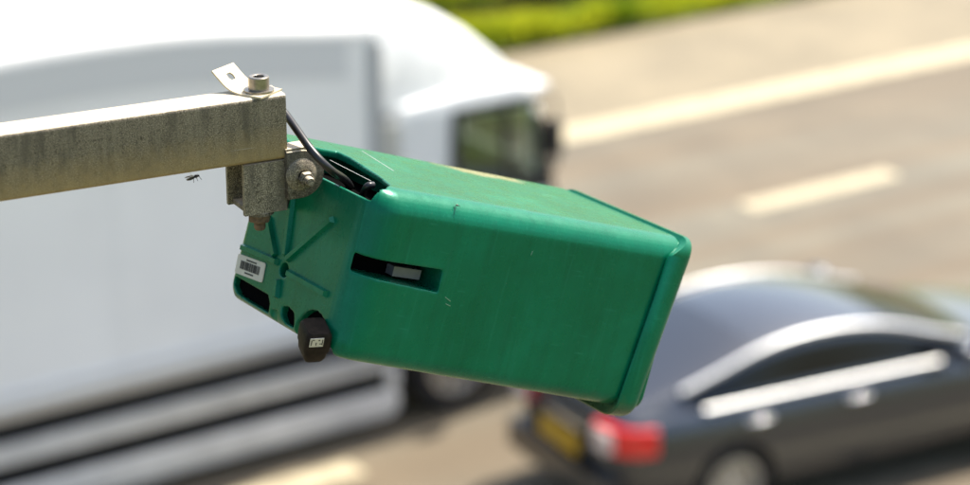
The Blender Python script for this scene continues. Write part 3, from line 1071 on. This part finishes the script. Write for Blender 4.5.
# finger slot in the side
c_ = bmesh.new()
add_prism(c_, [(0.003, 0.0735), (0.1025, 0.0740), (0.1035, 0.0985), (0.003, 0.0925)], -0.256, -0.196, Matrix.Rotation(R(90), 4, 'X'))
cutters.append(c_)
me = sculpt(bm, cutters, voxel=0.0014, smooth_it=4)
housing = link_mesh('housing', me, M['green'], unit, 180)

bx_ = box_obj('cavity_shade_block', (0.006, 0.047, 0.024), (0.083, 0.226, 0.076), M['void'], housing, 0.004)  # black block added to put shade into the cable opening

# raised ribs star out from the hole in the back plate
for (b0, c0, b1, c1) in ((0.012, 0.1266, 0.0905, 0.1218), (0.050, 0.083, 0.0835, 0.117), (0.0885, 0.050, 0.1040, 0.111),
                         (0.176, 0.0515, 0.1095, 0.1130), (0.200, 0.1263, 0.117, 0.1266), (0.106, 0.1575, 0.1012, 0.1385)):
    p0, p1 = Vector((0, b0, c0)), Vector((0, b1, c1))
    t = (p1 - p0).normalized()
    sd = t.cross(Vector((1, 0, 0)))
    bm = bmesh.new()
    lo, hi = [], []
    for p, e in ((p0, -1), (p1, 1)):
        for s in (-1, 1):
            lo.append(bm.verts.new(p + sd * s * 0.0050 + t * e * 0.002 + Vector((0.003, 0, 0))))
            hi.append(bm.verts.new(p + sd * s * 0.0026 - t * e * 0.001 + Vector((-0.0048, 0, 0))))
    for q in ((lo[0], lo[1], hi[1], hi[0]), (lo[1], lo[3], hi[3], hi[1]), (lo[3], lo[2], hi[2], hi[3]), (lo[2], lo[0], hi[0], hi[2]), tuple(hi[i] for i in (0, 1, 3, 2)), tuple(lo[i] for i in (0, 2, 3, 1))):
        bm.faces.new(q)
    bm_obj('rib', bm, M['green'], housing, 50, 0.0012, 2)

# front cover: flanged lid, slightly proud of the body all round
bm = bmesh.new()
rings = []


def lid_ring(t, g):
    """t 0..1 from the flange's rear edge to the front; the flange is thin on top and deep on the sides"""
    b0, b1, c0, c1 = -0.004 + g, 0.2525 - g, -0.0025 + g, 0.2130 - g
    out = []
    for b_, c_ in round_rect(b0, b1, c0, c1, max(0.004, 0.022 - g * 0.6), 10):
        k = min(1.0, max(0.0, (c_ + 0.0025) / 0.026))
        k = k * k * (3 - 2 * k)
        back = 0.4215 + (0.3945 - 0.4215) * k - 0.016 * max(0.0, c_) / 0.2
        front = 0.4300 - 0.020 * max(0.0, c_) / 0.2
        out.append((back + (front - back) * t, b_, c_))
    return out


for t, g in ((0.10, 0.0070), (0.03, 0.0045), (0.0, 0.0016), (0.06, 0.0), (0.72, 0.0), (0.86, 0.001), (0.96, 0.0035), (1.0, 0.008)):
    rings.append(lid_ring(t, g))
add_loft(bm, rings)
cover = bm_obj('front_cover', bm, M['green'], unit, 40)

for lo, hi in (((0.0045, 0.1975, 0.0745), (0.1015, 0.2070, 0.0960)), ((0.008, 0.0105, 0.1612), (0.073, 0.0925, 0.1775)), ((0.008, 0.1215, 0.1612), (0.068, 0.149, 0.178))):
    box_obj('shade_insert', lo, hi, M['void'], housing, 0.001)  # black fillers that paint shade into the slot and cut-outs
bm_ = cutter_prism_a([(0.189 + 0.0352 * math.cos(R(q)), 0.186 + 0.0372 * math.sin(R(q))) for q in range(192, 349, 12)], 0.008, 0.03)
bm_obj('shade_insert', bm_, M['void'], housing, 40)  # black filler that paints shade into the plug socket
# grey catch inside the slot
box_obj('catch', (0.0590, 0.205, 0.0825), (0.0940, 0.2210, 0.0930), M['latch'], housing, 0.0035)

# bar code label on the back plate
lab_xf = Matrix(((0, 0, -1, -0.0008), (1, 0.10, 0, 0.0385), (-0.09, 1, 0, 0.1432), (0, 0, 0, 1)))   # local x along b, y along c, z outwards
bm = bmesh.new()
add_prism(bm, round_rect(-0.0305, 0.0305, -0.0108, 0.0108, 0.0025), -0.0006, 0.0004, lab_xf)
lab = bm_obj('barcode_label', bm, M['label'], unit, 30)
bm = bmesh.new()
x = -0.021
while x < 0.021:
    w = random.choice((0.0006, 0.0009, 0.0014))
    add_box(bm, (x, -0.0048, 0.0005), (x + w, 0.0042, 0.0008), lab_xf)
    x += w + random.choice((0.0006, 0.0008, 0.0012))
for x0, x1, y0 in ((-0.010, 0.011, -0.0078), (-0.009, 0.009, 0.0062)):
    x = x0
    while x < x1:
        w = random.uniform(0.0008, 0.0018)
        add_box(bm, (x, y0, 0.0005), (x + w, y0 + 0.0016, 0.0008), lab_xf)
        x += w + 0.0006
bm_obj('barcode', bm, M['ink'], lab, 30)

# dark plug hanging from the socket
plug_xf = Matrix.Translation((-0.010, 0.212, 0.171)) @ Matrix.Rotation(R(20), 4, 'X') @ Matrix.Rotation(R(16), 4, 'Y') @ Matrix.Rotation(R(6), 4, 'Z') @ Matrix.Scale(0.74, 4)
bm = bmesh.new()
secs = []
for z, kx, ky in ((-0.020, 0.016, 0.019), (-0.014, 0.019, 0.023), (0.0, 0.0195, 0.0235), (0.012, 0.019, 0.023), (0.013, 0.0175, 0.0215), (0.024, 0.0165, 0.020), (0.032, 0.013, 0.016), (0.035, 0.007, 0.009)):
    secs.append([(x_, y_, z) for x_, y_ in round_rect(-kx, kx, -ky, ky, min(kx, ky) * 0.45, 4)])
add_loft(bm, secs)
bmesh.ops.transform(bm, matrix=plug_xf, verts=bm.verts)
plug = bm_obj('plug', bm, M['plug'], unit, 35)
tube_obj('plug_stem', [(-0.008, 0.205, 0.168), (0.015, 0.200, 0.165), (0.045, 0.195, 0.163)], 0.012, M['black'], plug, 16)
bm = bmesh.new()
add_box(bm, (-0.015, 0.0228, -0.0160), (0.005, 0.0239, -0.0015), plug_xf)
st = bm_obj('sticker', bm, M['label'], plug, 30)
bm = bmesh.new()
for (x0, x1, z0, z1) in ((-0.0115, -0.0100, -0.012, -0.003), (-0.0100, -0.0065, -0.013, -0.0115), (-0.0045, -0.003, -0.008, -0.003), (-0.001, 0.0015, -0.0125, -0.0105), (0.001, 0.0055, -0.006, -0.0045), (0.0045, 0.006, -0.0125, -0.003)):
    add_box(bm, (x0 - 0.002, 0.0238, z0 - 0.0012), (x1 - 0.002, 0.0241, z1 - 0.0012), plug_xf)
bm_obj('sticker_print', bm, M['ink'], st, 30)

# lug on the back plate that carries the pivot (hidden behind the disc)
bm = bmesh.new()
add_box(bm, (-0.034, 0.060, 0.012), (0.004, 0.090, 0.062))
bm_obj('mounting_lug', bm, M['black'], housing, 40, 0.006)

# ------------------------------------------------------------------ galvanised arm (frame: x along the arm, y away from the viewer, z up; origin = lower near corner of its end)
CF = Vector((0, math.cos(PITCH), -math.sin(PITCH))); CR = Vector((1, 0, 0)); CU = Vector((0, math.sin(PITCH), math.cos(PITCH)))


def at(px, py, depth):
    """point of the place seen at that spot of the photograph, at that distance along the lens axis (worked out once, as survey points)"""
    return Vector((0, 0, CAM_H)) + (CF * 2500 + CR * (px - 485) - CU * (py - 242.5)) * (depth / 2500.0)


AX = Vector((math.sin(R(62.3)), math.cos(R(62.3)), 0)); AY = Vector((-AX.y, AX.x, 0))
AM = Matrix((AX, AY, Vector((0, 0, 1)))).transposed().to_4x4()
AM.translation = at(287.5, 158.5, 2.615)
arm = empty('support_arm', AM, 'weathered galvanised square tube arm reaching in from the left with an end bracket', 'arm')
H, W, T = 0.0700, 0.042, 0.004
bm = bmesh.new()
outer = [(-1.9, y, z) for y, z in round_rect(0, W, 0, H, 0.0045, 4)]
inner = [(-1.9, y, z) for y, z in round_rect(T, W - T, T, H - T, 0.002, 4)]
n = len(outer)
vo0 = [bm.verts.new(p) for p in outer]; vi0 = [bm.verts.new(p) for p in inner]
vo1 = [bm.verts.new((0, p[1], p[2])) for p in outer]; vi1 = [bm.verts.new((0, p[1], p[2])) for p in inner]
for k in range(n):
    j = (k + 1) % n
    bm.faces.new((vo0[k], vo0[j], vo1[j], vo1[k])); bm.faces.new((vi0[j], vi0[k], vi1[k], vi1[j]))
    bm.faces.new((vo1[k], vo1[j], vi1[j], vi1[k])); bm.faces.new((vo0[j], vo0[k], vi0[k], vi0[j]))
bm_obj('tube', bm, M['galv'], arm, 50)
# bracket below the end: U channel standing on edge, open to the left
bm = bmesh.new()
BW, BD, BH = 0.049, 0.050, 0.057
add_prism(bm, [(-BW, 0.0015), (-0.001, 0.0015), (-0.001, BD), (-BW - 0.001, BD), (-BW - 0.001, BD - 0.005), (-0.0065, BD - 0.005), (-0.0065, 0.007), (-BW, 0.007)], -BH, -0.0015)
brk = bm_obj('bracket', bm, M['galv_pale'], arm, 40, 0.0014)
box_obj('bracket_floor', (-BW + 0.004, 0.0075, -BH + 0.001), (-0.007, BD - 0.0055, -BH + 0.006), M['galv_pale'], brk, 0.0008)
# rusty bolt and nut under the bracket
bx = Matrix.Translation((-0.027, 0.016, -BH))
lathe_obj('washer', [(0.005, 0), (0.0155, 0), (0.0155, -0.0035), (0.005, -0.0035)], M['galv_dark'], brk, bx, 24, 35, True)
bm = bmesh.new()
add_lathe(bm, [(0, -0.0027), (0.0115, -0.0027), (0.0125, -0.004), (0.0125, -0.011), (0.011, -0.0125), (0, -0.0125)], 6, bx)
nut = bm_obj('nut', bm, M['rust'], brk, 20, 0.0006)
lathe_obj('bolt_end', [(0, -0.0126), (0.0062, -0.0126), (0.0062, -0.020), (0.005, -0.022), (0, -0.022)], M['rust'], nut, bx, 16)
# pivot disc with its washer and bolt, facing the viewer
def arm_local(p):
    return AM.inverted() @ p


pc = arm_local(at(301.5, 174.5, 2.622))
face = Matrix.Translation(pc) @ Matrix.Rotation(R(90), 4, 'X')           # lathe +z -> towards the viewer
bm = bmesh.new()
rr = 0.0262
poly = [(rr * math.cos(R(q)), rr * math.sin(R(q))) for q in range(-90, 91, 9)] + [(-0.016, rr), (-0.016, -rr)]
add_prism(bm, poly, -0.020, 0.0, face)
lug = bm_obj('pivot_lug', bm, M['galv_dark'], arm, 40, 0.0012)
lathe_obj('dished_washer', [(0.0055, 0.0045), (0.008, 0.0050), (0.0165, 0.0015), (0.0178, 0.0002), (0.0055, 0.0002)], M['galv_pale'], lug, face, 32, 35, True)
bm = bmesh.new()
add_lathe(bm, [(0, 0.005), (0.0078, 0.005), (0.0085, 0.006), (0.0085, 0.0105), (0.0075, 0.012), (0, 0.012)], 6, face @ Matrix.Translation((0.002, -0.003, 0)))
pn = bm_obj('pivot_nut', bm, M['galv_dark'], lug, 20, 0.0005)
lathe_obj('bolt_end', [(0, 0.012), (0.0048, 0.012), (0.0048, 0.0185), (0.004, 0.020), (0, 0.020)], M['galv_pale'], pn, face @ Matrix.Translation((0.002, -0.003, 0)), 16)
box_obj('lug_plate', (pc.x - 0.016, pc.y + 0.003, pc.z + 0.0249), (pc.x + 0.016, pc.y + 0.026, pc.z + 0.0285), M['galv_pale'], lug, 0.0008)

# cap screw, washers and bent strap on top of the arm
tp = Vector((-0.0225, 0.0175, H))
sx = Matrix.Translation(tp)
lathe_obj('flat_washer', [(0.006, 0.0020), (0.0160, 0.0020), (0.0160, 0.0042), (0.006, 0.0042)], M['steel'], arm, sx, 32, 35, True)
scr = lathe_obj('cap_screw', [(0.0058, 0.0125), (0.0058, 0.0176), (0.0068, 0.0182), (0.0098, 0.0182), (0.0108, 0.0172), (0.0108, 0.0043), (0.0, 0.0043), (0.0, 0.0125)], M['steel'], arm, sx, 36, 35)
bm = bmesh.new()
add_lathe(bm, [(0, 0.0126), (0.0055, 0.0126), (0.0055, 0.0135), (0, 0.0135)], 6, sx)
bm_obj('hex_socket', bm, M['black'], scr, 20)
bm = bmesh.new()
e_dir = Matrix.Rotation(R(-4), 4, 'Z')
sdir_l = (AM.to_3x3().inverted() @ Vector((-0.86, 0.50, 0))).normalized()
sw = Vector((-sdir_l.y, sdir_l.x, 0)).normalized()
cur = Vector((tp.x, tp.y, H + 0.0002)) - sdir_l * 0.016
ang = 0.0
path = []
for k in range(24):
    path.append(cur.copy())
    step = 0.0030
    if k > 8: ang = min(R(41), ang + R(4.6))
    cur = cur + (sdir_l * math.cos(ang) + Vector((0, 0, 1)) * math.sin(ang)) * step
nrm = []
rows = []
hole_k = 18
for k, p in enumerate(path):
    d_ = (path[min(k + 1, 23)] - path[max(k - 1, 0)]).normalized()
    nn = sw.cross(d_); nn = nn if nn.z > 0 else -nn
    rows.append([(p + sw * s * 0.0190, nn) for s in (-1, -0.55, -0.17, 0.17, 0.55, 1)])
tv = [[bm.verts.new(p + nn * 0.0018) for p, nn in r] for r in rows]
bv = [[bm.verts.new(p) for p, nn in r] for r in rows]
skip = {(hole_k - 1, 2), (hole_k, 2), (hole_k + 1, 2)}
# widen the middle of the hole outwards so that it reads round
for vv in (tv, bv):
    for kk in (hole_k, hole_k + 1):
        for jj, sg in ((2, -1), (3, 1)):
            vv[kk][jj].co += sw * sg * 0.0016
for k in range(23):
    for j in range(5):
        if (k, j) in skip: continue
        bm.faces.new((tv[k][j], tv[k + 1][j], tv[k + 1][j + 1], tv[k][j + 1]))
        bm.faces.new((bv[k][j + 1], bv[k + 1][j + 1], bv[k + 1][j], bv[k][j]))
bnd = [e for e in bm.edges if len(e.link_faces) == 1]
tset = {v_: bv[i][j] for i, r in enumerate(tv) for j, v_ in enumerate(r)}
for e in bnd:
    if e.verts[0] in tset and e.verts[1] in tset:
        a1, a2 = e.verts
        try:
            bm.faces.new((a1, a2, tset[a2], tset[a1]))
        except ValueError:
            pass
bm_obj('bent_strap', bm, M['strap'], arm, 40)

# ------------------------------------------------------------------ black cable from the arm's end into the housing
inv = BM.inverted()
pts = [at(276, 102, 2.655), at(287, 116, 2.640), at(297, 130, 2.622), at(309, 147, 2.604), at(321, 161, 2.598), at(332, 171, 2.605), at(341, 177, 2.628), at(347, 182, 2.66), at(351, 188, 2.70)]
tube_obj('cable', [inv @ p for p in catmull(pts, 6)], 0.0043, M['cable'], unit, 14)
pts = [at(361, 200, 2.645), at(364, 191, 2.618), at(368, 186, 2.608), at(373, 185, 2.612)]
tube_obj('cable', [inv @ p for p in catmull(pts, 5)], 0.0038, M['cable'], unit, 12)

# silk threads left by spiders on the housing
for p, q in (((330, 160, 2.615), (371, 181, 2.58)), ((362, 151, 2.66), (394, 171, 2.57))):
    tube_obj('silk_thread', [inv @ at(*p), inv @ at(*q)], 0.00026, M['silk'], unit, 5)

# scuffs on the side: little raised burrs of plastic
for (a, c, l, ang) in ((0.118, 0.104, 0.0045, -25), (0.120, 0.110, 0.0035, -15), (0.21, 0.041, 0.0025, 80)):
    xf = Matrix.Translation((a, LB, c)) @ Matrix.Rotation(R(ang), 4, 'Y')
    box_obj('scuff_burr', (-l, -0.0005, -0.0004), (l, 0.0004, 0.0004), M['scuff'], housing, 0.0002, xf, 1)

# ------------------------------------------------------------------ two small insects
def insect(name, loc, size, label, legs_down=True, ax=(1, 0, 0)):
    x = Vector(ax).normalized()
    z = Vector((0, 0, 1)); y = z.cross(x).normalized(); z = x.cross(y)
    m = Matrix((x, y, z)).transposed().to_4x4() @ Matrix.Scale(size, 4)
    m.translation = loc
    root = empty(name, m, label, 'insect')
    bm = bmesh.new()
    path = [(-1.0, 0, 0.0), (-0.8, 0, 0.02), (-0.4, 0, 0.05), (0.0, 0, 0.04), (0.18, 0, 0.06), (0.45, 0, 0.1), (0.62, 0, 0.08), (0.78, 0, 0.06), (0.95, 0, 0.03), (1.02, 0, 0.02)]
    add_tube(bm, path, [0.03, 0.17, 0.26, 0.20, 0.14, 0.27, 0.22, 0.12, 0.18, 0.05], 10)
    bm_obj('body', bm, M['insect'], root, 80)
    for s in (-1, 1):
        bm = bmesh.new()
        top = [(0.3, s * 0.12, 0.28), (-0.2, s * 0.35, 0.34), (-0.9, s * 0.62, 0.30), (-1.15, s * 0.45, 0.26), (-0.8, s * 0.18, 0.28)]
        a_ = [bm.verts.new(p) for p in top]; b_ = [bm.verts.new((p[0], p[1], p[2] + 0.03)) for p in top]
        bm.faces.new(a_); bm.faces.new(b_[::-1])
        for i in range(5):
            bm.faces.new((a_[i], b_[i], b_[(i + 1) % 5], a_[(i + 1) % 5]))
        bm_obj('wing', bm, M['wing'], root, 30)
        for k, lx in enumerate((0.25, 0.45, 0.62)):
            sp = (k - 1) * 0.45
            tube_obj('leg', [(lx, s * 0.18, 0.0), (lx + sp * 0.5, s * 0.55, 0.12), (lx + sp, s * 0.8, -0.42)], 0.04, M['insect'], root, 5)
    return root


spider = insect('caught_fly', at(193, 178.0, 2.585), 0.0070, 'tiny dark fly caught on a thread below the steel arm', ax=(0.9, 0.3, 0.25))
p_top = Matrix.Translation((0, 0, 0))
bm = bmesh.new()
wtop = AM @ Vector((-0.108, 0.010, 0.0005))
add_tube(bm, [spider.matrix_world.inverted() @ wtop, Vector((0.1, 0, 0.15))], 0.035, 5)
bm_obj('silk_thread', bm, M['silk'], spider, 60)
nb = BM @ Vector((0.1028, LB - 0.006, 0.0045))
insect('resting_fly', nb, 0.0032, 'tiny dark fly resting on the near top edge of the green housing', ax=(0.3, -0.9, 0.2))
